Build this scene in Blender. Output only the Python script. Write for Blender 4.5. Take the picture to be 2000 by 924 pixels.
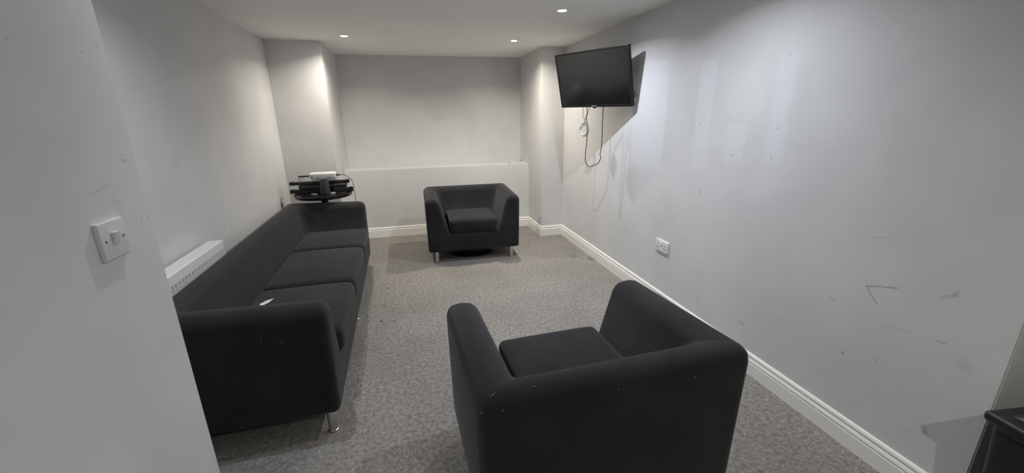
import bpy, bmesh, math, random
from mathutils import Vector, Matrix
for o in list(bpy.data.objects): bpy.data.objects.remove(o)
random.seed(4)
scene = bpy.context.scene
COL = scene.collection
R = math.radians

# ------------------------------------------------------------------ camera
YAW, PITCH, ROLL, FPX, CAMH = 0.2447, 0.28839, -0.014876, 798.55, 1.40
def cam_axes():
    cy, sy, cp, sp = math.cos(YAW), math.sin(YAW), math.cos(PITCH), math.sin(PITCH)
    f = Vector((sy*cp, cy*cp, -sp)); r = Vector((cy, -sy, 0)); u = r.cross(f)
    return f, r*math.cos(ROLL)+u*math.sin(ROLL), u*math.cos(ROLL)-r*math.sin(ROLL)
CF, CR, CU = cam_axes()
CP = Vector((0, 0, CAMH))
cam = bpy.data.cameras.new('camera'); camo = bpy.data.objects.new('camera', cam); COL.objects.link(camo)
cam.sensor_width = 36; cam.lens = FPX/2000*36; cam.clip_start = .02
camo.matrix_world = Matrix(((CR.x, CU.x, -CF.x, 0), (CR.y, CU.y, -CF.y, 0), (CR.z, CU.z, -CF.z, CAMH), (0, 0, 0, 1)))
scene.camera = camo
def hit(u, v, axis, val):
    w = CF*FPX + CR*(u-1000) - CU*(v-462)
    return CP + w*((val-CP[axis])/w[axis])
def hit_plane(u, v, p, n):
    w = CF*FPX + CR*(u-1000) - CU*(v-462)
    return CP + w*((Vector(p)-CP).dot(n)/w.dot(n))

# ------------------------------------------------------------------ world, exposure
world = bpy.data.worlds.new('world'); scene.world = world; world.use_nodes = True
world.node_tree.nodes['Background'].inputs[0].default_value = (0.5, 0.5, 0.5, 1)
world.node_tree.nodes['Background'].inputs[1].default_value = 0.0
vs = scene.view_settings
vs.view_transform = 'Standard'; vs.look = 'None'; vs.gamma = 1; vs.use_curve_mapping = False
vs.exposure = 0.0
WARM, COOL, HALLC = (1.0, .92, .79), (.90, .95, 1.03), (1.0, .96, .87)
SPREAD = 150
P_FL, P_FR, P_MR, P_NR, P_NL, P_HALL = 10.4, 14.2, 10.8, 7.7, 4.9, 12.3

# ------------------------------------------------------------------ room numbers (metres)
XL, XR, YP, YB, YK = -1.185, 1.752, 4.504, 5.392, 5.02
XPL, XPR, H, LEDGE = -0.704, 1.485, 2.096, 0.811
XPT, YPT, YN = -0.675, 1.262, 0.693

# ------------------------------------------------------------------ material helpers
def mat(name, col, rough=.6, metal=0, spec=.5, **kw):
    m = bpy.data.materials.new(name); m.use_nodes = True
    b = m.node_tree.nodes['Principled BSDF']
    b.inputs['Base Color'].default_value = (*col, 1); b.inputs['Roughness'].default_value = rough
    b.inputs['Metallic'].default_value = metal; b.inputs['Specular IOR Level'].default_value = spec
    for k, v in kw.items(): b.inputs[k].default_value = v
    return m
class NT:
    def __init__(s, m):
        s.t = m.node_tree; s.b = s.t.nodes['Principled BSDF']
    def n(s, typ, **kw):
        x = s.t.nodes.new(typ)
        for k, v in kw.items(): setattr(x, k, v)
        return x
    def put(s, sock, v):
        if isinstance(v, bpy.types.NodeSocket): s.t.links.new(v, sock)
        else: sock.default_value = v
    def math(s, op, a, b=0, c=0, clamp=False):
        x = s.n('ShaderNodeMath', operation=op, use_clamp=clamp)
        s.put(x.inputs[0], a); s.put(x.inputs[1], b)
        if op in ('MULTIPLY_ADD', 'SMOOTH_MIN'): s.put(x.inputs[2], c)
        return x.outputs[0]
    def vec(s, op, a, b=None, scale=None):
        x = s.n('ShaderNodeVectorMath', operation=op)
        s.put(x.inputs[0], a)
        if b is not None: s.put(x.inputs[1], b)
        if scale is not None: s.put(x.inputs['Scale'], scale)
        return x.outputs['Value'] if op in ('LENGTH', 'DOT_PRODUCT', 'DISTANCE') else x.outputs[0]
    def mapr(s, v, a, b, c, d, smooth=True):
        x = s.n('ShaderNodeMapRange', interpolation_type='SMOOTHSTEP' if smooth else 'LINEAR')
        for i, q in enumerate((v, a, b, c, d)): s.put(x.inputs[i], q)
        return x.outputs[0]
    def mix(s, f, a, b):
        x = s.n('ShaderNodeMix', data_type='RGBA')
        s.put(x.inputs[0], f); s.put(x.inputs[6], a); s.put(x.inputs[7], b)
        return x.outputs[2]
    def noise(s, scale, detail=2, rough=.5, vec=None):
        x = s.n('ShaderNodeTexNoise'); x.inputs['Scale'].default_value = scale
        x.inputs['Detail'].default_value = detail; x.inputs['Roughness'].default_value = rough
        if vec is not None: s.put(x.inputs['Vector'], vec)
        return x.outputs['Fac']
    def pos(s): return s.n('ShaderNodeNewGeometry').outputs['Position']
    def obj(s): return s.n('ShaderNodeTexCoord').outputs['Object']
    def bump(s, h, strength, dist=.002):
        x = s.n('ShaderNodeBump'); x.inputs['Strength'].default_value = strength; x.inputs['Distance'].default_value = dist
        s.put(x.inputs['Height'], h); s.t.links.new(x.outputs[0], s.b.inputs['Normal'])
    def base(s, v): s.put(s.b.inputs['Base Color'], v)

def paint(name, col, patches=(), strokes=(), rough=.62, var=.05):
    """matt emulsion: mottled roller texture, touched-up paint patches (boxes) and scuffs (capsules) in world space"""
    m = mat(name, col, rough, spec=.35); t = NT(m); p = t.pos()
    big = t.noise(1.7, 3, .6, p); fine = t.noise(240, 2, .5, p)
    c = t.mix(t.mapr(big, .3, .7, 0, 1), tuple(x*(1-var) for x in col)+(1,), tuple(min(1, x*(1+var)) for x in col)+(1,))
    if patches or strokes:
        wob = t.n('ShaderNodeTexNoise'); wob.inputs['Scale'].default_value = 14; t.put(wob.inputs['Vector'], p)
        off = t.vec('SCALE', t.vec('SUBTRACT', wob.outputs['Color'], (.5, .5, .5)), scale=.03)
        pw = t.vec('ADD', p, off)
        for (ctr, half, colr, amt, soft) in patches:
            d = t.vec('SUBTRACT', t.vec('ABSOLUTE', t.vec('SUBTRACT', pw, tuple(ctr))), tuple(half))
            sp = t.n('ShaderNodeSeparateXYZ'); t.put(sp.inputs[0], d)
            dm = t.math('MAXIMUM', t.math('MAXIMUM', sp.outputs[0], sp.outputs[1]), sp.outputs[2])
            c = t.mix(t.mapr(dm, -soft, soft, amt, 0), c, (*colr, 1))
        off2 = t.vec('SCALE', t.vec('SUBTRACT', wob.outputs['Color'], (.5, .5, .5)), scale=.012)
        ps = t.vec('ADD', p, off2)
        for (a, b, w, colr, amt) in strokes:
            a = Vector(a); b = Vector(b); ba = b-a
            pa = t.vec('SUBTRACT', ps, tuple(a))
            h = t.math('MULTIPLY', t.vec('DOT_PRODUCT', pa, tuple(ba)), 1/max(ba.length_squared, 1e-8), clamp=True)
            bh = t.vec('SCALE', tuple(ba), scale=h)
            d = t.vec('DISTANCE', pa, bh)
            c = t.mix(t.mapr(d, w*.2, w, amt*.62, 0), c, (*colr, 1))
    t.base(c); t.bump(fine, .10, .0012)
    return m

# ------------------------------------------------------------------ mesh helpers
def link(name, bm, m, parent=None, loc=None, rotz=0, smooth=False, auto=None):
    me = bpy.data.meshes.new(name); bmesh.ops.recalc_face_normals(bm, faces=bm.faces[:]); bm.to_mesh(me); bm.free()
    for x in (m if isinstance(m, (list, tuple)) else [m]): me.materials.append(x)
    if smooth:
        for f in me.polygons: f.use_smooth = True
        if auto is not None: me.set_sharp_from_angle(angle=R(auto))
    o = bpy.data.objects.new(name, me); COL.objects.link(o)
    if loc is not None: o.location = loc
    o.rotation_euler.z = rotz
    if parent is not None: o.parent = parent
    return o
def tag(o, label=None, cat=None, group=None, kind=None):
    if label: o['label'] = label
    if cat: o['category'] = cat
    if group: o['group'] = group
    if kind: o['kind'] = kind
    return o
def thing(name, label, cat, loc, rotz=0, group=None):
    o = bpy.data.objects.new(name, None); COL.objects.link(o); o.empty_display_size = .1
    o.location = loc; o.rotation_euler.z = rotz
    return tag(o, label, cat, group)
def box(bm, a, b, bevel=0, seg=2, mi=0, M=None):
    a, b = Vector(a), Vector(b)
    r = bmesh.ops.create_cube(bm, size=1); vs_ = r['verts']
    for v in vs_: v.co = Vector(((a.x+b.x)/2+v.co.x*(b.x-a.x), (a.y+b.y)/2+v.co.y*(b.y-a.y), (a.z+b.z)/2+v.co.z*(b.z-a.z)))
    fs = {f for v in vs_ for f in v.link_faces}
    for f in fs: f.material_index = mi
    if bevel:
        es = list({e for v in vs_ for e in v.link_edges})
        g = bmesh.ops.bevel(bm, geom=es, offset=bevel, segments=seg, profile=.5, affect='EDGES')
        vs_ = list({v for f in g['faces'] for v in f.verts} | {v for v in vs_ if v.is_valid})
    if M is not None:
        for v in vs_: v.co = M @ v.co
    return vs_
def lathe(bm, prof, n=32, c=(0, 0, 0), mi=0, cap=True):
    rings = []
    for r, z in prof:
        if r < 1e-6: rings.append([bm.verts.new((c[0], c[1], c[2]+z))])
        else: rings.append([bm.verts.new((c[0]+r*math.cos(2*math.pi*i/n), c[1]+r*math.sin(2*math.pi*i/n), c[2]+z)) for i in range(n)])
    for A, B in zip(rings, rings[1:]):
        for i in range(n):
            j = (i+1) % n
            q = [A[i % len(A)], A[j % len(A)], B[j % len(B)], B[i % len(B)]]
            u = []
            for x in q:
                if x not in u: u.append(x)
            if len(u) > 2: bm.faces.new(u).material_index = mi
    if cap:
        for g in (rings[0], rings[-1]):
            if len(g) > 2: bm.faces.new(g).material_index = mi
def smooth_path(pts, sub=6, closed=False):
    pts = [Vector(p) for p in pts]; out = []; n = len(pts)
    rng = range(n if closed else n-1)
    for i in rng:
        p0 = pts[(i-1) % n] if closed or i > 0 else pts[0]; p1 = pts[i]; p2 = pts[(i+1) % n]
        p3 = pts[(i+2) % n] if closed or i+2 < n else pts[-1]
        for k in range(sub):
            t = k/sub
            out.append(.5*((2*p1)+(p2-p0)*t+(2*p0-5*p1+4*p2-p3)*t*t+(3*p1-p0-3*p2+p3)*t**3))
    if not closed: out.append(pts[-1])
    return out
def tube(bm, pts, r, n=8, mi=0, closed=False):
    pts = [Vector(p) for p in pts]; m = len(pts); rings = []; prev = None
    for i, p in enumerate(pts):
        a = pts[i-1] if (i > 0 or closed) else p; b = pts[(i+1) % m] if (i < m-1 or closed) else p
        t = (b-a).normalized()
        ref = prev if prev is not None else (Vector((0, 0, 1)) if abs(t.z) < .9 else Vector((1, 0, 0)))
        s = (ref-t*ref.dot(t))
        if s.length < 1e-6: s = t.orthogonal()
        s.normalize(); prev = s; q = t.cross(s)
        rr = r[i] if isinstance(r, (list, tuple)) else r
        rings.append([bm.verts.new(p+(s*math.cos(2*math.pi*k/n)+q*math.sin(2*math.pi*k/n))*rr) for k in range(n)])
    pairs = list(zip(rings, rings[1:])) + ([(rings[-1], rings[0])] if closed else [])
    for A, B in pairs:
        for k in range(n): bm.faces.new((A[k], A[(k+1) % n], B[(k+1) % n], B[k])).material_index = mi
    if not closed:
        bm.faces.new(rings[0]).material_index = mi; bm.faces.new(rings[-1]).material_index = mi
def soft_box(bm, hx, hy, hz, r, crown=0, n=(14, 12, 6), taper=0, front_bulge=0):
    """rounded cushion centred on the origin, optional crown on top and taper to the bottom"""
    grid = {}
    def vert(i, j, k):
        key = (i, j, k)
        if key not in grid:
            def s(q, m): x = 2*q/m-1; return math.copysign(abs(x)**.75, x)
            p = Vector((s(i, n[0])*hx, s(j, n[1])*hy, s(k, n[2])*hz))
            c = Vector((max(-hx+r, min(hx-r, p.x)), max(-hy+r, min(hy-r, p.y)), max(-hz+r, min(hz-r, p.z))))
            d = p-c
            if d.length > 1e-9:
                q = c+d.normalized()*r
                if sum(abs(x) > 1e-9 for x in d) > 1: p = q
            ux, uy = p.x/hx, p.y/hy
            if p.z > 0: p.z += crown*(1-ux**2)*(1-uy**2)*(p.z/hz)
            if taper: p.x *= 1+taper*(p.z/hz)
            if front_bulge and p.y < 0: p.y -= front_bulge*(1-ux**2)*max(0, 1-(p.z/hz)**2)
            grid[key] = bm.verts.new(p)
        return grid[key]
    N = n
    for i in range(N[0]):
        for j in range(N[1]):
            for k in (0, N[2]): bm.faces.new([vert(i, j, k), vert(i+1, j, k), vert(i+1, j+1, k), vert(i, j+1, k)])
    for i in range(N[0]):
        for k in range(N[2]):
            for j in (0, N[1]): bm.faces.new([vert(i, j, k), vert(i+1, j, k), vert(i+1, j, k+1), vert(i, j, k+1)])
    for j in range(N[1]):
        for k in range(N[2]):
            for i in (0, N[0]): bm.faces.new([vert(i, j, k), vert(i, j+1, k), vert(i, j+1, k+1), vert(i, j, k+1)])

# ------------------------------------------------------------------ materials
WALL = (.675, .675, .68); LIGHTER = (.735, .74, .77); DARK = (.16, .15, .15); WHITE_SCR = (.80, .80, .80)
def RW(u, v): return hit(u, v, 0, XR)
def PT(u, v): return hit(u, v, 0, XPT)
def BK(u, v): return hit(u, v, 1, YB)
def LW(u, v): return hit(u, v, 0, XL)
def patch(fn, u0, v0, u1, v1, thick_axis, col=LIGHTER, amt=.8, soft=.012):
    pts = [fn(u0, v0), fn(u1, v1), fn(u0, v1), fn(u1, v0)]
    lo = [min(p[i] for p in pts) for i in range(3)]; hi = [max(p[i] for p in pts) for i in range(3)]
    half = [(hi[i]-lo[i])/2 for i in range(3)]; half[thick_axis] = .05
    return ([(hi[i]+lo[i])/2 for i in range(3)], half, col, amt, soft)
def prect(y0, y1, z0, z1, col=LIGHTER, amt=.8, soft=.012):
    return ((XR, (y0+y1)/2, (z0+z1)/2), (.05, abs(y1-y0)/2, abs(z1-z0)/2), col, amt, soft)
def band(fn, ua, va, ub, vb, w, col, amt): return (fn(ua, va), fn(ub, vb), w, col, amt)
rp = []
for (ua, va, ub, vb, wpx) in ((1545, 100, 1508, 318, 36), (1386, 118, 1362, 335, 30), (1440, 243, 1432, 318, 36), (1275, 120, 1262, 330, 62)):
    a, b = RW(ua, va), RW(ub, vb); c0, c1 = RW(ua-wpx/2, va), RW(ua+wpx/2, va)
    d0, d1 = RW(ub-wpx/2, vb), RW(ub+wpx/2, vb)
    ys = [(c0.y+d0.y)/2, (c1.y+d1.y)/2]
    rp.append(prect(ys[0], ys[1], a.z, b.z, LIGHTER, .72, .020))
rs = [band(RW, *q) for q in (
    (1692, 559, 1752, 562, .006, DARK, .75), (1692, 559, 1712, 594, .006, DARK, .6),
    (1841, 581, 1866, 577, .010, (.20, .14, .10), .35), (1866, 577, 1872, 571, .012, (.22, .18, .14), .3),
    (1831, 665, 1847, 672, .006, DARK, .7), (1725, 636, 1775, 647, .005, (.2, .2, .2), .3),
    (1805, 834, 1806, 844, .016, DARK, .55), (1644, 689, 1647, 692, .008, DARK, .7),
    (1443, 628, 1453, 633, .010, DARK, .35), (1468, 632, 1484, 643, .006, WHITE_SCR, .6),
    (1505, 600, 1550, 622, .005, WHITE_SCR, .6), (1515, 606, 1552, 628, .005, WHITE_SCR, .5),
    (1705, 465, 1727, 463, .004, DARK, .45), (1621, 582, 1630, 588, .01, DARK, .25),
    (1360, 583, 1362, 588, .012, DARK, .2), (1326, 559, 1327, 560, .008, DARK, .55),
    (1367, 243, 1368, 244, .008, DARK, .5), (1430, 302, 1431, 303, .008, DARK, .6), (1518, 250, 1520, 251, .008, DARK, .5),
    (1506, 306, 1507, 309, .009, DARK, .4), (1542, 107, 1545, 105, .007, DARK, .5), (1366, 295, 1367, 296, .007, DARK, .5),
    (1416, 386, 1417, 388, .010, DARK, .4), (1367, 372, 1368, 380, .014, (.3, .3, .3), .35),
    (1880, 713, 1886, 717, .03, (.3, .29, .28), .3), (1978, 288, 1979, 288, .006, WHITE_SCR, .7),
    (1710, 702, 1711, 704, .012, DARK, .3), (1760, 835, 1775, 845, .01, (.3, .3, .3), .3))]
M_wall_right = paint('grey_wall_paint_patched', WALL, rp, rs)
ps_ = [band(PT, *q) for q in (
    (232, 302, 238, 304, .005, DARK, .35), (238, 313, 246, 316, .006, DARK, .4), (220, 390, 236, 398, .004, (.3, .3, .3), .35),
    (230, 403, 238, 412, .003, DARK, .35), (276, 424, 277, 434, .004, DARK, .4), (280, 420, 281, 430, .005, (.85, .85, .85), .8),
    (289, 420, 291, 426, .004, DARK, .5), (160, 101, 162, 103, .005, DARK, .4), (187, 83, 190, 84, .006, DARK, .25), (188, 91, 193, 92, .006, DARK, .2),
    (14, 76, 16, 77, .005, DARK, .35), (175, 380, 215, 360, .006, (.36, .36, .36), .25))]
M_wall_part = paint('grey_wall_paint_scuffed', (.76, .76, .765), (), ps_)
pb = [patch(BK, 840, 236, 905, 262, 1, (.715, .715, .73), .55, .02), patch(BK, 888, 258, 910, 300, 1, (.715, .715, .73), .5, .02),
      patch(BK, 812, 283, 830, 295, 1, (.715, .715, .73), .5, .012), patch(BK, 968, 252, 980, 262, 1, (.715, .715, .73), .35, .012), patch(BK, 735, 256, 744, 270, 1, (.715, .715, .73), .35, .012)]
M_wall_back = paint('grey_wall_paint_touched_up', WALL, pb)
ls = [band(LW, *q) for q in ((470, 405, 476, 420, .05, (.73, .73, .73), .5), (485, 395, 505, 388, .03, (.73, .73, .73), .4), (447, 425, 452, 440, .03, (.4, .4, .4), .3), (340, 300, 345, 330, .03, (.46, .46, .46), .3))]
M_wall_left = paint('grey_wall_paint_left', WALL, (), ls)
M_wall = paint('grey_wall_paint', WALL)
M_ceil = paint('white_ceiling_paint', (.91, .905, .89), rough=.8, var=.015)
M_skirt = mat('white_gloss_paint', (.89, .88, .84), .35)
t = NT(M_skirt); t.bump(t.noise(60, 2, .5, t.pos()), .05, .001)

M_carpet = mat('grey_carpet', (.2, .2, .2), .95, spec=.1); t = NT(M_carpet); p = t.pos()
n1 = t.noise(170, 3, .7, p); n2 = t.noise(48, 3, .6, p); n3 = t.noise(1.6, 4, .6, p); n4 = t.noise(9, 2, .5, p)
f = t.math('ADD', t.math('MULTIPLY', n1, .62), t.math('MULTIPLY', n2, .38))
c = t.mix(t.mapr(f, .36, .64, 0, 1), (.140, .131, .120, 1), (.43, .405, .375, 1))
c = t.mix(t.mapr(n3, .35, .7, 0, .35), c, (.16, .15, .14, 1))
c = t.mix(t.mapr(n4, .66, .78, 0, .35), c, (.12, .112, .105, 1))
wob = t.vec('ADD', p, t.vec('SCALE', t.vec('SUBTRACT', p, p), scale=0.0))
for (u, v, r_, a_) in ((745, 628, .025, .6), (770, 627, .02, .45), (832, 524, .014, .6), (810, 610, .02, .4), (784, 576, .016, .4), (750, 597, .03, .3), (1160, 505, .10, .35), (1120, 500, .07, .25), (1454, 793, .008, .8)):
    q = hit(u, v, 2, 0)
    c = t.mix(t.mapr(t.vec('DISTANCE', p, tuple(q)), r_*.3, r_, a_, 0), c, (.06, .055, .05, 1))
t.base(c); t.bump(f, .55, .006)

M_fabric = mat('black_woven_fabric', (.012, .012, .0135), .92, spec=.18)
t = NT(M_fabric); p = t.obj()
w1 = t.noise(420, 2, .5, p); w2 = t.noise(5, 3, .55, p)
t.base(t.mix(t.mapr(w2, .35, .75, 0, 1), (.0165, .0167, .0185, 1), (.0235, .0243, .027, 1)))
t.bump(w1, .25, .001)
t.b.inputs['Sheen Weight'].default_value = .12; t.b.inputs['Sheen Roughness'].default_value = .5
M_lint = mat('grey_lint_mark', (.16, .16, .16), .9)
M_liner = mat('black_liner_cloth', (.008, .008, .008), .9)
M_chrome = mat('brushed_chrome', (.62, .61, .59), .28, 1.0)
M_white_pl = mat('white_plastic', (.78, .77, .78), .28)
M_white_rad = mat('white_radiator_enamel', (.80, .80, .79), .3)
M_dark_hole = mat('dark_slot', (.02, .02, .02), .8)
M_screw = mat('steel_screw', (.25, .24, .22), .4, 1)
M_tv = mat('black_tv_plastic', (.010, .010, .011), .35)
M_screen = mat('tv_glass', (.010, .010, .011), .14, spec=.9)
M_logo = mat('silver_print', (.55, .55, .56), .4)
M_blk_cable = mat('black_cable', (.012, .012, .012), .5)
M_wht_cable = mat('white_cable', (.80, .79, .77), .4)
M_gloss_blk = mat('black_gloss_lacquer', (.010, .010, .011), .16)
M_disc = mat('dark_satin_metal', (.03, .03, .032), .3, .5)
M_blk_pl = mat('black_plastic', (.014, .014, .015), .4)
M_blk_cup = mat('dark_grey_plastic', (.022, .022, .024), .5)
M_grey_box = mat('clear_grey_plastic', (.42, .41, .42), .35)
M_paper = mat('white_paper', (.85, .85, .86), .7)
M_bin = mat('black_bin_plastic', (.014, .014, .014), .42)
t = NT(M_bin); t.bump(t.noise(300, 2, .5, t.obj()), .15, .001)
def emis(name, col, s):
    m = mat(name, (.9, .9, .9), .3); b = m.node_tree.nodes['Principled BSDF']
    b.inputs['Emission Color'].default_value = (*col, 1); b.inputs['Emission Strength'].default_value = s
    return m

# ------------------------------------------------------------------ structure
def struct(name, a, b, m):
    bm = bmesh.new(); box(bm, a, b); return tag(link(name, bm, m), kind='structure')
XE, YR = 2.75, -1.7          # hall beyond the opening, behind the camera
struct('floor', (XL-.15, YR-.12, -.1), (XE+.12, YB+.15, 0), M_carpet)
struct('ceiling', (XL-.15, YR-.12, H), (XE+.12, YB+.15, H+.1), M_ceil)
struct('wall_left', (XL-.12, YPT-.02, 0), (XL, YB+.12, H), M_wall_left)
struct('wall_partition', (XL-.12, YR-.12, 0), (XPT, YPT, H), M_wall_part)
struct('wall_left_pier', (XL, YP, 0), (XPL, YB+.12, H), M_wall)
struct('wall_right_pier', (XPR, YP, 0), (XR+.12, YB+.12, H), M_wall)
struct('wall_right', (XR, YN, 0), (XR+.12, YP, H), M_wall_right)
struct('wall_back', (XPL, YB, 0), (XPR, YB+.12, H), M_wall_back)
ledge = struct('wall_ledge', (XPL, YK, 0), (XPR, YB, LEDGE), M_wall)
for u, v, yy in ((995, 319, None), (1018, 313.5, None)):
    q = hit(u, v, 2, LEDGE); q.y = min(max(q.y, YK+.012), YB-.012); q.x = min(q.x, XPR-.012)
    bm = bmesh.new(); lathe(bm, [(.009, 0), (.009, .004), (.006, .007), (0, .007)], 12); link('screw_cap', bm, M_blk_pl, ledge, q)
struct('wall_hall_return', (XR+.12, YN, 0), (XE, YN+.12, H), M_wall)
struct('wall_hall_right', (XE, YR-.12, 0), (XE+.12, YN+.12, H), M_wall)
struct('wall_rear', (XPT, YR-.12, 0), (XE, YR, H), M_wall)
# white painted corner bead at the end of the right wall
bm = bmesh.new(); box(bm, (XR+.004, YN-.004, 0), (XR+.035, YN, H), .0015)
tag(link('trim_1', bm, M_wall), kind='structure')

# skirting: moulded profile swept along each wall with mitred corners
PROF = [(0, 0), (.016, 0), (.016, .070), (.0115, .0735), (.0115, .0765), (.0165, .0795), (.0165, .0835), (.014, .089), (.0115, .094),
        (.0055, .0965), (.0055, .1005), (.0115, .1035), (.0115, .109), (.0095, .114), (.006, .119), (.003, .121), (0, .121)]
def skirt(name, a, b, n, ma, mb):
    """a->b along the wall, n = direction into the room, ma / mb = +1 inside mitre, -1 outside mitre, 0 square"""
    a, b, n = Vector((*a, 0)), Vector((*b, 0)), Vector((*n, 0)); d = (b-a).normalized()
    bm = bmesh.new(); A = []; B = []
    for o_, z in PROF:
        A.append(bm.verts.new(a+n*o_+d*o_*ma+Vector((0, 0, z)))); B.append(bm.verts.new(b+n*o_-d*o_*mb+Vector((0, 0, z))))
    for i in range(len(PROF)-1): bm.faces.new((A[i], A[i+1], B[i+1], B[i]))
    bm.faces.new(A); bm.faces.new(B)
    return tag(link(name, bm, M_skirt), kind='structure')
skirt('baseboard_right', (XR, YN), (XR, YP), (-1, 0), 0, 1)
skirt('baseboard_right_pier_front', (XR, YP), (XPR, YP), (0, -1), 1, -1)
skirt('baseboard_right_pier_side', (XPR, YP), (XPR, YK), (-1, 0), -1, 1)
skirt('baseboard_back', (XPR, YK), (XPL, YK), (0, -1), 1, 1)
skirt('baseboard_left_pier_side', (XPL, YK), (XPL, YP), (1, 0), 1, -1)
skirt('baseboard_left_pier_front', (XPL, YP), (XL, YP), (0, -1), -1, 1)
skirt('baseboard_left', (XL, YP), (XL, YPT), (1, 0), 1, 0)

# ------------------------------------------------------------------ tub seats
def tub(W, D, z0=.118, zf=.648, zb=.668, tt=.125, tb=.225, deck=.30, bt=.122, bb=.205, bev=.056):
    """U-shaped upholstered shell: front at y=-D/2, arms and back slope inwards to the seat deck"""
    bm = bmesh.new(); V = bm.verts.new
    x, yf, yb = W/2, -D/2, D/2
    zt = lambda y: zf+(zb-zf)*((y-yf)/D)
    ob = {k: V((sx*(x-.008), y, z0)) for k, sx, y in (('fl', -1, yf+.004), ('fr', 1, yf+.004), ('bl', -1, yb-.01), ('br', 1, yb-.01))}
    ot = {k: V((sx*x, y, zt(y))) for k, sx, y in (('fl', -1, yf), ('fr', 1, yf), ('bl', -1, yb), ('br', 1, yb))}
    it = {k: V((sx*(x-tt), y, zt(y))) for k, sx, y in (('fl', -1, yf), ('fr', 1, yf), ('bl', -1, yb-bt), ('br', 1, yb-bt))}
    ib = {k: V((sx*(x-tb), y, deck)) for k, sx, y in (('fl', -1, yf+.002), ('fr', 1, yf+.002), ('bl', -1, yb-bb), ('br', 1, yb-bb))}
    F = bm.faces.new
    F((ob['fl'], ob['fr'], ib['fr'], ib['fl'])); F((ob['fl'], ib['fl'], it['fl'], ot['fl'])); F((ob['fr'], ot['fr'], it['fr'], ib['fr']))
    F((ob['fl'], ot['fl'], ot['bl'], ob['bl'])); F((ob['fr'], ob['br'], ot['br'], ot['fr'])); F((ob['bl'], ot['bl'], ot['br'], ob['br']))
    F((ob['fl'], ob['bl'], ob['br'], ob['fr']))
    F((ot['fl'], it['fl'], it['bl'], ot['bl'])); F((ot['fr'], ot['br'], it['br'], it['fr'])); F((ot['bl'], it['bl'], it['br'], ot['br']))
    F((it['fl'], ib['fl'], ib['bl'], it['bl'])); F((it['fr'], it['br'], ib['br'], ib['fr'])); F((it['bl'], ib['bl'], ib['br'], it['br']))
    F((ib['fl'], ib['fr'], ib['br'], ib['bl']))
    bmesh.ops.recalc_face_normals(bm, faces=bm.faces[:])
    ibs, its, obs, ots = (set(d_.values()) for d_ in (ib, it, ob, ot))
    lay = bm.edges.layers.float.new('bevel_weight_edge')
    for e in bm.edges:
        q = set(e.verts); front = all(v.co.y < yf+.03 for v in q)
        if len(e.link_faces) == 2 and e.calc_face_angle(0) < .06: w = 0
        elif q <= ibs: w = .3 if front else 0
        elif q <= obs: w = .42
        elif q & obs and q & ots: w = .72 if front else 1
        elif q & its and q & ibs: w = .8 if front else 1
        elif q & obs: w = 0
        else: w = 1
        e[lay] = w
    me = bpy.data.meshes.new('tub_tmp'); bm.to_mesh(me); bm.free()
    o = bpy.data.objects.new('tub_tmp', me); COL.objects.link(o)
    md = o.modifiers.new('b', 'BEVEL'); md.limit_method = 'WEIGHT'; md.width = bev; md.segments = 7; md.use_clamp_overlap = True
    dg = bpy.context.evaluated_depsgraph_get(); ev = bpy.data.meshes.new_from_object(o.evaluated_get(dg))
    bpy.data.objects.remove(o); bpy.data.meshes.remove(me)
    bm = bmesh.new(); bm.from_mesh(ev); bpy.data.meshes.remove(ev)
    return bm
def leg_mesh(h=.122):
    bm = bmesh.new(); lathe(bm, [(0, 0), (.021, 0), (.0225, .003), (.0225, .007), (.0195, .009), (.0205, h), (0, h)], 24); return bm
LEG = None
def add_legs(root, xs, ys):
    global LEG
    for x in xs:
        for y in ys:
            if LEG is None: LEG = link('leg', leg_mesh(), M_chrome, root, (x, y, 0), smooth=True, auto=40)
            else:
                o = LEG.copy(); COL.objects.link(o); o.parent = root; o.location = (x, y, 0)
from mathutils.bvhtree import BVHTree
def part(root, name): return next(c_ for c_ in root.children if c_.name.split('.')[0] == name)
def lint(root, child, pts):
    """small flecks of lint stuck to the cloth where a line of sight meets it"""
    Mw = Matrix.Translation(root.location) @ Matrix.Rotation(root.rotation_euler.z, 4, 'Z') @ Matrix.Translation(child.location); Mi_ = Mw.inverted()
    tree = BVHTree.FromPolygons([v.co for v in child.data.vertices], [p_.vertices[:] for p_ in child.data.polygons])
    for (u, v, L, ang) in pts:
        w = (CF*FPX + CR*(u-1000) - CU*(v-462)).normalized()
        loc, n, _, _ = tree.ray_cast(Mi_ @ CP, (Mi_.to_3x3() @ w).normalized())
        if loc is None: continue
        a_ = (Vector((1, 0, 0))-n*n.x)
        a_ = a_.normalized() if a_.length > .1 else n.orthogonal().normalized()
        b_ = n.cross(a_); d = a_*math.cos(ang)+b_*math.sin(ang); loc = loc+child.location
        bm = bmesh.new(); tube(bm, [loc-d*L/2+n*.0006, loc+n*.0012, loc+d*L/2+n*.0006], [.0007, .0017, .0007], 5)
        link('lint_fleck', bm, M_lint, root)
def armchair(label, loc, rotz):
    W, D = .925, .712
    r = thing('armchair', label, 'armchair', loc, rotz)
    link('body', tub(W, D), M_fabric, r, smooth=True)
    bm = bmesh.new(); soft_box(bm, .236, .262, .068, .036, .014, (16, 16, 6), .035, .008)
    link('seat_cushion', bm, M_fabric, r, (0, -.090, .363), smooth=True)
    bm = bmesh.new(); box(bm, (-W/2+.05, -D/2+.05, .112), (W/2-.05, D/2-.05, .120)); link('base_lining', bm, M_liner, r)
    add_legs(r, (-W/2+.088, W/2-.088), (-D/2+.058, D/2-.058))
    return r
SF = thing('sofa', 'long black fabric three-seat sofa with chrome legs along the radiator wall', 'sofa', (-.744, 2.865, 0), R(90.9))
SL, SD = 2.367, .685
link('body', tub(SL, SD), M_fabric, SF, smooth=True)
inner = SL/2-.212
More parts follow.
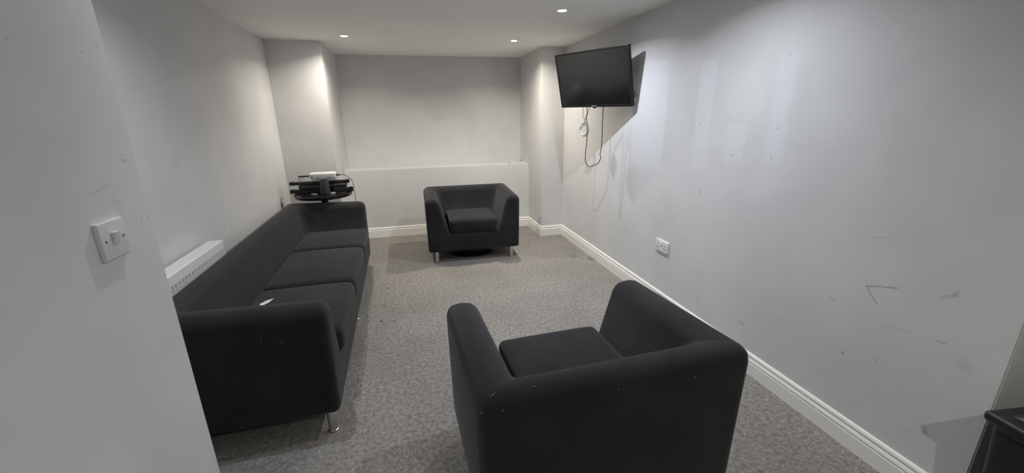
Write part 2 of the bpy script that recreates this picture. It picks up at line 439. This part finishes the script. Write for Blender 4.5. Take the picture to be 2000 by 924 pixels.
cuts = [-inner, -.333, .405, inner]
for i in range(3):
    a, b = cuts[i]+.004, cuts[i+1]-.004
    bm = bmesh.new(); soft_box(bm, (b-a)/2, .262, .068, .036, .018, (18, 16, 6), .0, .010)
    link('seat_cushion', bm, M_fabric, SF, ((a+b)/2, -.092, .365), smooth=True)
bm = bmesh.new(); box(bm, (-SL/2+.05, -SD/2+.05, .112), (SL/2-.05, SD/2-.05, .120)); link('base_lining', bm, M_liner, SF)
add_legs(SF, (-SL/2+.055, 0, SL/2-.055), (-SD/2+.055, SD/2-.055))

CH1 = armchair('black fabric tub armchair facing into the room in front of the ledge wall', (.592, 4.196, 0), R(-1.6))
CH2 = armchair('black fabric tub armchair with lint flecks on its back, standing beside the skirting', (.577, 1.272, 0), R(182))

lint(CH2, part(CH2, 'body'), ((962, 772, .020, .4), (941, 806, .009, 0), (982, 802, .006, 0), (1357, 737, .012, .1), (1044, 755, .008, 0), (916, 794, .010, 1.2), (1208, 760, .006, .5)))
lint(SF, part(SF, 'body'), ((510, 667, .014, -.8), (548, 669, .014, .1), (466, 817, .006, 0)))
lint(CH1, part(CH1, 'seat_cushion'), ((932, 413, .018, 0),))

# ------------------------------------------------------------------ downlights
def downlight(x, y, power, col, label):
    r = thing('downlight', label, 'light', (x, y, H), 0, 'recessed ceiling downlights')
    bm = bmesh.new(); lathe(bm, [(.029, 0), (.029, -.003), (.036, -.006), (.043, -.004), (.045, 0)], 36, cap=False)
    link('trim_ring', bm, M_skirt, r, smooth=True, auto=50)
    bm = bmesh.new(); lathe(bm, [(.029, -.0005), (.029, -.002), (.02, -.0035), (0, -.004)], 32)
    link('lamp_lens', bm, emis('lamp_glow', col, 150), r, smooth=True, auto=50)
    l = bpy.data.lights.new('lamp_beam', 'AREA'); l.shape = 'DISK'; l.size = .018; l.energy = power; l.color = col; l.spread = R(SPREAD)
    o = bpy.data.objects.new('lamp_beam', l); COL.objects.link(o); o.parent = r; o.location = (0, 0, -.012)
    return r
YR1, YR2, YR3 = 4.214, 2.99, 1.78
downlight(-.453, YR1, P_FL, WARM, 'small round recessed ceiling light beside the pier above the round table')
downlight(1.10, YR1, P_FR, WARM, 'small round recessed ceiling light beside the pier next to the television')
downlight(1.131, YR2, P_MR, COOL, 'small round recessed ceiling light nearest the top of the television')
downlight(1.13, YR3, P_NR, COOL, 'small round recessed ceiling light in front of the patched wall')
downlight(-.50, YR3, P_NL, COOL, 'small round recessed ceiling light above the sofa arm by the switch')
downlight(.7, -.55, P_HALL, HALLC, 'small round recessed ceiling light in the hall outside the room')

# ------------------------------------------------------------------ television
TVW, TVH = .748, .4406
ks = TVW/.73
tvc = CP+(Vector((1.466, 3.200, 1.662))-CP)*ks
tyaw, ttilt, troll = -1.134, .241, -.010
tr = Vector((math.cos(tyaw), math.sin(tyaw), 0)); tn = Vector((math.sin(tyaw), -math.cos(tyaw), 0))
tu = Vector((0, 0, 1))*math.cos(ttilt)+tn*math.sin(ttilt)
tr2 = tr*math.cos(troll)+tu*math.sin(troll); tu2 = tu*math.cos(troll)-tr*math.sin(troll); tn2 = tr2.cross(tu2)
TV = thing('television', 'flat black television tilted down on a wall bracket', 'television', tvc)
TV.rotation_mode = 'QUATERNION'
TV.rotation_quaternion = Matrix((tr2, tu2, tn2)).transposed().to_quaternion()   # local x right, y up, z to viewer
hw, hh, bz = TVW/2, TVH/2, .013
bm = bmesh.new()
for a, b in (((-hw, hh-bz, -.03), (hw, hh, 0)), ((-hw, -hh, -.03), (hw, -hh+bz*1.5, 0)), ((-hw, -hh+bz*1.5, -.03), (-hw+bz, hh-bz, 0)), ((hw-bz, -hh+bz*1.5, -.03), (hw, hh-bz, 0))): box(bm, a, b, .002)
link('bezel', bm, M_tv, TV)
bm = bmesh.new(); box(bm, (-hw+bz-.001, -hh+bz*1.5-.001, -.02), (hw-bz+.001, hh-bz+.001, -.0035)); link('screen', bm, M_screen, TV)
bm = bmesh.new(); box(bm, (-hw+.004, -hh+.004, -.036), (hw-.004, hh-.004, -.0205), .004)
box(bm, (-hw*.62, -hh*.86, -.066), (hw*.62, hh*.45, -.03), .014, 3); link('rear_housing', bm, M_tv, TV)
bm = bmesh.new(); lathe(bm, [(0, -.008), (.020, -.008), (.020, .0), (0, .0)], 24)
for v in bm.verts: v.co = Vector((v.co.x, v.co.y*.5-hh, v.co.z-.003))
link('sensor_bump', bm, M_gloss_blk, TV)
def text_obj(name, s, size, m, parent, loc, ext=.0004):
    cu = bpy.data.curves.new(name, 'FONT'); cu.body = s; cu.size = size; cu.align_x = 'CENTER'; cu.extrude = ext
    o = bpy.data.objects.new(name+'_tmp', cu); COL.objects.link(o)
    dg = bpy.context.evaluated_depsgraph_get(); me = bpy.data.meshes.new_from_object(o.evaluated_get(dg))
    bpy.data.objects.remove(o); me.materials.clear(); me.materials.append(m)
    q = bpy.data.objects.new(name, me); COL.objects.link(q); q.parent = parent; q.location = loc; return q
text_obj('logo_lettering', 'Hisense', .0155, M_logo, TV, (0, -hh+.0055, .0004))
# swivel wall bracket behind it
b0 = Vector((XR, 3.36, 1.60))
Mi = (Matrix.Translation(tvc) @ Matrix((tr2, tu2, tn2)).transposed().to_4x4()).inverted()
BRK = thing('swivel_bracket', 'black swivel arm holding the television off the wall', 'bracket', b0)
def brl(bm):
    for v in bm.verts: v.co = v.co-b0
    return bm
def tvl(bm):
    for v in bm.verts: v.co = Mi @ v.co
    return bm
bm = bmesh.new(); box(bm, b0+Vector((-.012, -.05, -.11)), b0+Vector((0, .05, .11)), .003); link('mounting_plate', brl(bm), M_blk_pl, BRK)
back_pt = tvc-tn2*.088
bm = bmesh.new(); tube(bm, [b0+Vector((-.010, 0, 0)), b0+Vector((-.09, .10, 0)), back_pt], .014, 10); link('arm', brl(bm), M_blk_pl, BRK)
bm = bmesh.new(); box(bm, (-.06, -.06, -.072), (.06, .06, -.064), .001); link('bracket_screen_plate', bm, M_blk_pl, TV)

# cables hanging behind the television: hung in a vertical plane parallel to it
pl_p = tvc-tu2*hh-tn2*.078; pl_n = tn
def hang(pts, back=0, top=None):
    out = []
    for u, v in pts:
        k = back if top is None else top+(back-top)*min(1, max(0, (v-206)/24))
        out.append(hit_plane(u, v, pl_p-tn*k, pl_n))
    return out
bm = bmesh.new()
tube(bm, smooth_path(hang([(1146, 204), (1146.5, 209), (1147, 222), (1144.5, 229), (1146.5, 240), (1146.5, 271), (1143.5, 300), (1143.8, 317), (1150, 325), (1159, 323.5), (1168, 319), (1173, 309), (1172, 301), (1175, 285), (1176, 262), (1177, 235), (1178.3, 209), (1178.3, 204)]), 5), .0036, 8)
tag(link('black_cable', bm, M_blk_cable, smooth=True), 'thin black power cable hanging in a loop below the television', 'cable')
CO = thing('white_cable', 'white cable tied into a coil and hung below the television', 'cable', hang([(1141, 254)], .05)[0])
o0 = CO.location
bm = bmesh.new()
for k in range(9):
    ph = random.random()*6; rx, rz = .036+.014*random.random(), .042+.015*random.random(); off = Vector((0, 0, (random.random()-.5)*.014))+tn*(random.random()-.5)*.022
    pts = [off+tr*math.cos(a)*rx*(1+.08*math.sin(2*a+ph))+Vector((0, 0, 1))*math.sin(a)*rz*(1+.07*math.sin(3*a+ph))+tn*.006*math.sin(2*a+ph) for a in [2*math.pi*i/28 for i in range(28)]]
    tube(bm, pts, .0046, 7, closed=True)
link('coil', bm, M_wht_cable, CO, smooth=True)
for pts in ([(1139, 198), (1139, 213), (1139, 229), (1142, 233), (1141, 245)], [(1152.5, 198), (1151, 213), (1145, 230), (1143, 236), (1144, 247)]):
    bm = bmesh.new(); tube(bm, [q-o0 for q in smooth_path(hang(pts, .05, .004), 5)], .0028, 7); link('strand', bm, M_wht_cable, CO, smooth=True)
bm = bmesh.new(); tube(bm, [Vector((0, 0, .038))+tr*math.cos(a)*.010+Vector((0, 0, 1))*math.sin(a)*.012+tn*0 for a in [2*math.pi*i/12 for i in range(12)]], .003, 6, closed=True); link('cable_tie', bm, M_wht_cable, CO, smooth=True)

# ------------------------------------------------------------------ radiator
RY0, RY1, RX0, RX1, RZ0, RZ1 = 1.62, 2.632, XL+.022, -1.085, .15, .725
RAD = thing('radiator', 'white double panel radiator on the wall behind the sofa', 'radiator', (XL, (RY0+RY1)/2, RZ0))
def rl(x, y, z): return (x-XL, y-(RY0+RY1)/2, z-RZ0)
def flute_panel(name, x, s):
    bm = bmesh.new(); n = 30; dy = (RY1-RY0-.03)/n
    zs = [(RZ0, 0), (RZ0+.05, 0), (RZ0+.062, 1), (RZ1-.062, 1), (RZ1-.050, 0), (RZ1-.004, 0), (RZ1, -.6)]
    ys = [(RY0, 0)]
    for i in range(n):
        y0 = RY0+.015+i*dy
        ys += [(y0, 0), (y0+dy*.22, 0), (y0+dy*.36, 1), (y0+dy*.86, 1)]
    ys += [(RY1-.015, 0), (RY1, 0)]
    g = [[bm.verts.new(rl(x-s*.009*a*max(b, 0)-s*.006*max(-b, 0), y, z)) for (y, a) in ys] for (z, b) in zs]
    for i in range(len(zs)-1):
        for j in range(len(ys)-1): bm.faces.new((g[i][j], g[i][j+1], g[i+1][j+1], g[i+1][j]))
    o = link(name, bm, M_white_rad, RAD)
    md = o.modifiers.new('thickness', 'SOLIDIFY'); md.thickness = .0025; md.offset = 1 if s < 0 else -1
    return o
flute_panel('front_panel', RX1, 1); flute_panel('rear_panel', RX0+.012, 1)
for y in (RY0, RY1-.003):
    bm = bmesh.new(); box(bm, rl(RX0+.004, y, RZ0+.02), rl(RX1-.006, y+.003, RZ1+.001), .001); link('side_panel', bm, M_white_rad, RAD)
bm = bmesh.new()
box(bm, rl(RX0+.002, RY0, RZ1-.005), rl(RX0+.014, RY1, RZ1), .001); box(bm, rl(RX1-.022, RY0, RZ1-.005), rl(RX1-.006, RY1, RZ1), .001)
link('grille_frame', bm, M_white_rad, RAD)
ns = 40; me = None
for i in range(ns):
    y = RY0+.012+i*(RY1-RY0-.024)/(ns-1)
    if me is None:
        bm = bmesh.new(); box(bm, (RX0+.012-XL, -.0088, -.003), (RX1-.02-XL, .0088, 0), 0)
        bmesh.ops.rotate(bm, verts=bm.verts[:], cent=(0, 0, 0), matrix=Matrix.Rotation(R(9), 3, 'X'))
        s0 = link('grille_slat', bm, M_white_rad, RAD, (0, y-(RY0+RY1)/2, RZ1-RZ0-.001)); me = s0
    else:
        o = s0.copy(); COL.objects.link(o); o.location = (0, y-(RY0+RY1)/2, RZ1-RZ0-.001)
bm = bmesh.new(); box(bm, rl(RX0+.02, RY0+.02, RZ0+.03), rl(RX1-.02, RY1-.02, RZ1-.14)); link('convector_fins', bm, M_white_rad, RAD)
for y in (RY0+.15, RY1-.15):
    bm = bmesh.new(); box(bm, rl(XL, y-.015, RZ0+.1), rl(RX0+.01, y+.015, RZ1-.1)); link('wall_hook', bm, M_white_rad, RAD)

# ------------------------------------------------------------------ light switch (partition) and double socket (right wall)
def plate(bm, w, h, d, r=.006):
    """local: x right, y up, z out"""
    box(bm, (-w/2, -h/2, 0), (w/2, h/2, d), r, 4)
    for v in bm.verts:
        if v.co.z < d*.45: v.co.z = max(0, v.co.z*.2) if v.co.z < r else v.co.z
def wall_frame(name, label, cat, loc, right, normal):
    o = thing(name, label, cat, loc); up = Vector((0, 0, 1))
    o.rotation_mode = 'QUATERNION'; o.rotation_quaternion = Matrix((Vector(right), up, Vector(normal))).transposed().to_quaternion()
    return o
swc = (PT(176, 441)+PT(231.8, 425)+PT(248.5, 489.4)+PT(198.5, 512.9))/4; swc.x = XPT
SW = wall_frame('light_switch', 'white single rocker light switch on the scuffed partition', 'switch', swc, (0, 1, 0), (1, 0, 0))
bm = bmesh.new(); plate(bm, .088, .086, .0095, .0028); link('face_plate', bm, M_white_pl, SW, smooth=True, auto=35)
bm = bmesh.new(); box(bm, (-.0092, -.0150, .0080), (.0092, .0150, .0125), .0012, 2)
for v in bm.verts:
    if v.co.z > .0095: v.co.z += .0055*max(0, v.co.y)/.0150
link('rocker', bm, M_white_pl, SW, (0, .002, 0), smooth=True, auto=35)
for x in (-.030, .030):
    bm = bmesh.new(); lathe(bm, [(0, .0092), (.0034, .0092), (.0034, .0100), (0, .0101)], 14); link('screw', bm, M_screw, SW, (x, 0, 0))
bm = bmesh.new(); box(bm, (.034, -.043, .0093), (.0442, -.039, .0101), .0003); link('paint_chip', bm, M_white_pl, SW)

skc = (RW(1283, 464)+RW(1309.4, 475.6)+RW(1305.1, 497.4)+RW(1282.4, 486.4))/4; skc.x = XR
SK = wall_frame('power_socket', 'white double power socket low on the patched wall', 'socket', skc, (0, -1, 0), (-1, 0, 0))
bm = bmesh.new(); plate(bm, .148, .086, .013, .0045); link('face_plate', bm, M_white_pl, SK, smooth=True, auto=35)
for sx in (-1, 1):
    for nm, (x, y), (a, b) in (('earth_slot', (sx*.042, .010), (.006, .012)), ('pin_slot', (sx*.042-.011, -.013), (.010, .006)), ('pin_slot', (sx*.042+.011, -.013), (.010, .006))):
        bm = bmesh.new(); box(bm, (x-a/2, y-b/2, .0125), (x+a/2, y+b/2, .0133)); link(nm, bm, M_dark_hole, SK)
    bm = bmesh.new(); box(bm, (sx*.0085-.0065, .010, .011), (sx*.0085+.0065, .032, .0185), .0012)
    for v in bm.verts:
        if v.co.z > .013: v.co.z -= .003*(v.co.y-.010)/.022
    link('rocker', bm, M_white_pl, SK)
    bm = bmesh.new(); lathe(bm, [(0, .0132), (.003, .0132), (.003, .0136), (0, .0137)], 12); link('screw', bm, M_white_pl, SK, (sx*.060, 0, 0))

# ------------------------------------------------------------------ round table and what lies on it
TZ = .718; TC = Vector((-.800, 4.178, 0)); TRd = .255
TB = thing('side_table', 'round glossy black pedestal table behind the sofa end', 'table', TC)
bm = bmesh.new(); lathe(bm, [(0, TZ-.034), (TRd-.018, TZ-.034), (TRd-.006, TZ-.030), (TRd, TZ-.020), (TRd, TZ-.006), (TRd-.004, TZ-.001), (TRd-.012, TZ), (0, TZ)], 64); link('table_top', bm, M_gloss_blk, TB, smooth=True, auto=35)
bm = bmesh.new(); lathe(bm, [(0, .02), (.032, .02), (.032, TZ-.05), (.075, TZ-.045), (.075, TZ-.034), (0, TZ-.034)], 32); link('pedestal', bm, M_gloss_blk, TB, smooth=True, auto=35)
bm = bmesh.new(); lathe(bm, [(0, 0), (.20, 0), (.20, .010), (.06, .022), (0, .022)], 48); link('base_plate', bm, M_gloss_blk, TB, smooth=True, auto=35)
def TP(u, v, y): return hit(u, v, 1, y)
# stack of black rails and trays
def rail(label, p0, p1, hgt, dep, ends):
    a, b = Vector(p0), Vector(p1); d = b-a; L = d.length; c0 = (a+b)/2
    r = thing('black_rail', label, 'rail', (c0.x, c0.y, min(a.z, b.z)), math.atan2(d.y, d.x))
    bm = bmesh.new(); box(bm, (-L/2, -dep/2, 0), (L/2, dep/2, hgt), .003); box(bm, (-L/2+.05, -dep/2-.006, hgt*.25), (L/2-.05, -dep/2+.002, hgt*.55), .001); link('channel', bm, M_blk_pl, r)
    for s in (-1, 1):
        bm = bmesh.new(); box(bm, (s*L/2-.03 if s > 0 else -L/2-.004, -dep/2-.005, -.000), (s*L/2+.004 if s > 0 else -L/2+.03, dep/2+.005, hgt+ends), .002); link('end_block', bm, M_blk_pl, r)
    return r
yT = TC.y+.045
rail('lowest black plastic rail lying across the round table', (-1.09, yT, TZ+.001), (-.60, yT+.02, TZ+.001), .033, .05, .002)
bm = bmesh.new(); box(bm, (-.205, -.060, 0), (.215, .060, .0405), .008, 3)
for i in range(6): box(bm, (-.18+i*.064, -.0625, .009), (-.135+i*.064, -.057, .032), .001)
tag(link('black_equipment_box', bm, M_blk_pl, None, (TC.x-.005, yT+.01, TZ+.0365), R(1), smooth=True, auto=35), 'black ribbed equipment box between the two rails on the round table', 'box')
rail('topmost black plastic rail under the white router', (-1.085, yT, TZ+.0785), (-.568, yT+.02, TZ+.0785), .027, .06, .003)
rail('short black plastic rail sticking out at the table rim', (-.70, yT-.075, TZ+.001), (-.537, yT-.035, TZ+.001), .040, .030, .003)
RT = thing('router', 'white plastic router box lying on top of the black rails', 'router', (TC.x+.010, yT+.012, TZ+.1095), R(2))
bm = bmesh.new(); box(bm, (-.115, -.060, .019), (.113, .060, .076), .011, 3); link('case', bm, M_white_pl, RT, smooth=True, auto=35)
bm = bmesh.new(); box(bm, (-.098, -.054, 0), (.100, .054, .021), .003, 2); link('underside', bm, M_grey_box, RT, smooth=True, auto=35)
bm = bmesh.new(); box(bm, (-.100, -.0615, .038), (-.084, -.059, .047)); link('port', bm, M_dark_hole, RT)
for x in (-.060, .030):
    bm = bmesh.new(); box(bm, (x, -.0612, .024), (x+.045, -.0595, .038)); link('label_strip', bm, M_grey_box, RT)
bm = bmesh.new(); box(bm, (-.222, -.008, .040), (-.112, .008, .053), .003); link('antenna', bm, M_blk_pl, RT, smooth=True, auto=35)
bm = bmesh.new(); tube(bm, [(.111, 0, .046), (.140, 0, .047), (.160, 0, .046)], [.0085, .0075, .003], 10); link('plug', bm, M_blk_pl, RT, smooth=True)
q = Vector((TC.x+.172, yT+.018, TZ+.156))
bm = bmesh.new(); tube(bm, smooth_path([q, q+Vector((.03, -.003, -.006)), q+Vector((.06, -.01, -.027)), q+Vector((.088, -.02, -.055)), (-.530, yT+.0, TZ+.06), (-.526, yT-.01, TZ-.05), (-.515, yT, .40), (-.53, yT+.05, .02), (-.56, yT+.15, .006)], 6), .0028, 6)
tag(link('router_cable', bm, M_blk_cable, smooth=True), 'thin black cable running from the router over the table rim', 'cable')
bm = bmesh.new()
for dx in (0, .022): tube(bm, smooth_path([(TC.x-.19+dx, yT+.01, TZ+.150), (TC.x-.202+dx, yT+.006, TZ+.132), (TC.x-.215+dx, yT, TZ+.1115)], 4), .0022, 6)
tag(link('antenna_wire', bm, M_blk_cable, smooth=True), 'pair of thin wires dropping from the router antenna', 'wire')
# tapered cup in front
bm = bmesh.new(); lathe(bm, [(0, 0), (.044, 0), (.047, .004), (.036, .130), (.034, .134), (.030, .134), (.029, .122), (0, .122)], 32)
tag(link('tapered_cup', bm, M_blk_cup, None, (-.766, 4.098, TZ+.0005), smooth=True, auto=40), 'dark grey tapered beaker standing at the front of the round table', 'cup')
# small bits
q = hit(617, 378, 2, TZ); RC = thing('key_fob', 'small silver key fob lying on the round table beside the beaker', 'key fob', (q.x, 4.095, TZ+.0005), R(-38))
bm = bmesh.new(); box(bm, (-.030, -.012, 0), (.030, .012, .009), .003, 2); link('body', bm, M_grey_box, RC)
for x in (-.016, .002, .018):
    bm = bmesh.new(); box(bm, (x-.005, -.006, .0085), (x+.005, .006, .0105)); link('button', bm, M_blk_pl, RC)
PL = thing('metal_clip', 'small bright metal clip on the round table right of the beaker', 'clip', (-.698, 4.072, TZ+.0005), R(8))
bm = bmesh.new(); box(bm, (-.022, -.010, .0), (.022, .010, .012), .002); link('jaw', bm, M_grey_box, PL)
bm = bmesh.new(); box(bm, (-.018, -.006, .012), (.018, .008, .018), .002); link('lever', bm, M_chrome, PL)
bm = bmesh.new(); box(bm, (-.03, -.01, 0), (.03, .01, .008), .002)
tag(link('memory_stick', bm, M_blk_cup, None, (-.615, 4.092, TZ+.0005), R(25)), 'flat dark plastic stick lying near the rim of the round table', 'stick')

# ------------------------------------------------------------------ paper scrap, disc under chair, wire, bin
q = hit(522, 591, 2, .45)
PS = thing('paper_label', 'white paper scrap tucked between sofa cushion and backrest', 'paper', (q.x, q.y, .452), R(35))
bm = bmesh.new()
v_ = [bm.verts.new(c_) for c_ in ((-.035, -.012, -.006), (.0, -.013, .0), (.036, .0, .010), (.0, .011, .006), (-.035, .012, -.002))]
bm.faces.new(v_); o = link('sheet', bm, M_paper, PS); md = o.modifiers.new('thickness', 'SOLIDIFY'); md.thickness = .0008
bm = bmesh.new(); lathe(bm, [(0, 0), (.235, 0), (.245, .004), (.245, .012), (.235, .018), (.06, .024), (0, .024)], 56)
tag(link('round_base_plate', bm, M_disc, None, (.600, 4.215, .0005), smooth=True, auto=35), 'round glossy black base plate lying on the carpet under the far armchair', 'plate')
bm = bmesh.new(); tube(bm, smooth_path([(XL+.01, 4.16, .02), (XL+.008, 4.17, .40), (XL+.010, 4.17, .64), (XL+.022, 4.16, .695)], 5), .003, 6)
tag(link('wall_wire', bm, M_blk_cable, smooth=True), 'short stiff black wire standing up behind the sofa corner', 'wire')

BN = thing('pedal_bin', 'black plastic bin with a domed lid at the end of the patched wall', 'bin', (1.788, .41, 0), R(-8))
bw, bd, bh = .20, .20, .51
bm = bmesh.new(); vs_ = box(bm, (-bw, -bd, 0), (bw, bd, bh), .03, 4)
for v in bm.verts: v.co.x *= .86+.14*v.co.z/bh; v.co.y *= .86+.14*v.co.z/bh
link('body', bm, M_bin, BN, smooth=True, auto=40)
bm = bmesh.new(); box(bm, (-bw-.012, -bd-.012, bh-.005), (bw+.012, bd+.012, bh+.028), .012, 3); link('lid_rim', bm, M_bin, BN, smooth=True, auto=40)
bm = bmesh.new()
ring0 = [(-bw+.02, -bd+.02), (bw-.02, -bd+.02), (bw-.02, bd-.02), (-bw+.02, bd-.02)]
A = [bm.verts.new((x, y, bh+.026)) for x, y in ring0]; B = [bm.verts.new((x*.62, y*.62, bh+.085)) for x, y in ring0]
for i in range(4): bm.faces.new((A[i], A[(i+1) % 4], B[(i+1) % 4], B[i]))
bm.faces.new(B); bm.faces.new(A)
bmesh.ops.bevel(bm, geom=bm.edges[:], offset=.012, segments=3, profile=.5, affect='EDGES'); link('lid_dome', bm, M_bin, BN, smooth=True, auto=50)
bm = bmesh.new(); box(bm, (-.09, -.09, bh+.082), (.09, .09, bh+.089), .003); link('lid_flap', bm, M_dark_hole, BN)
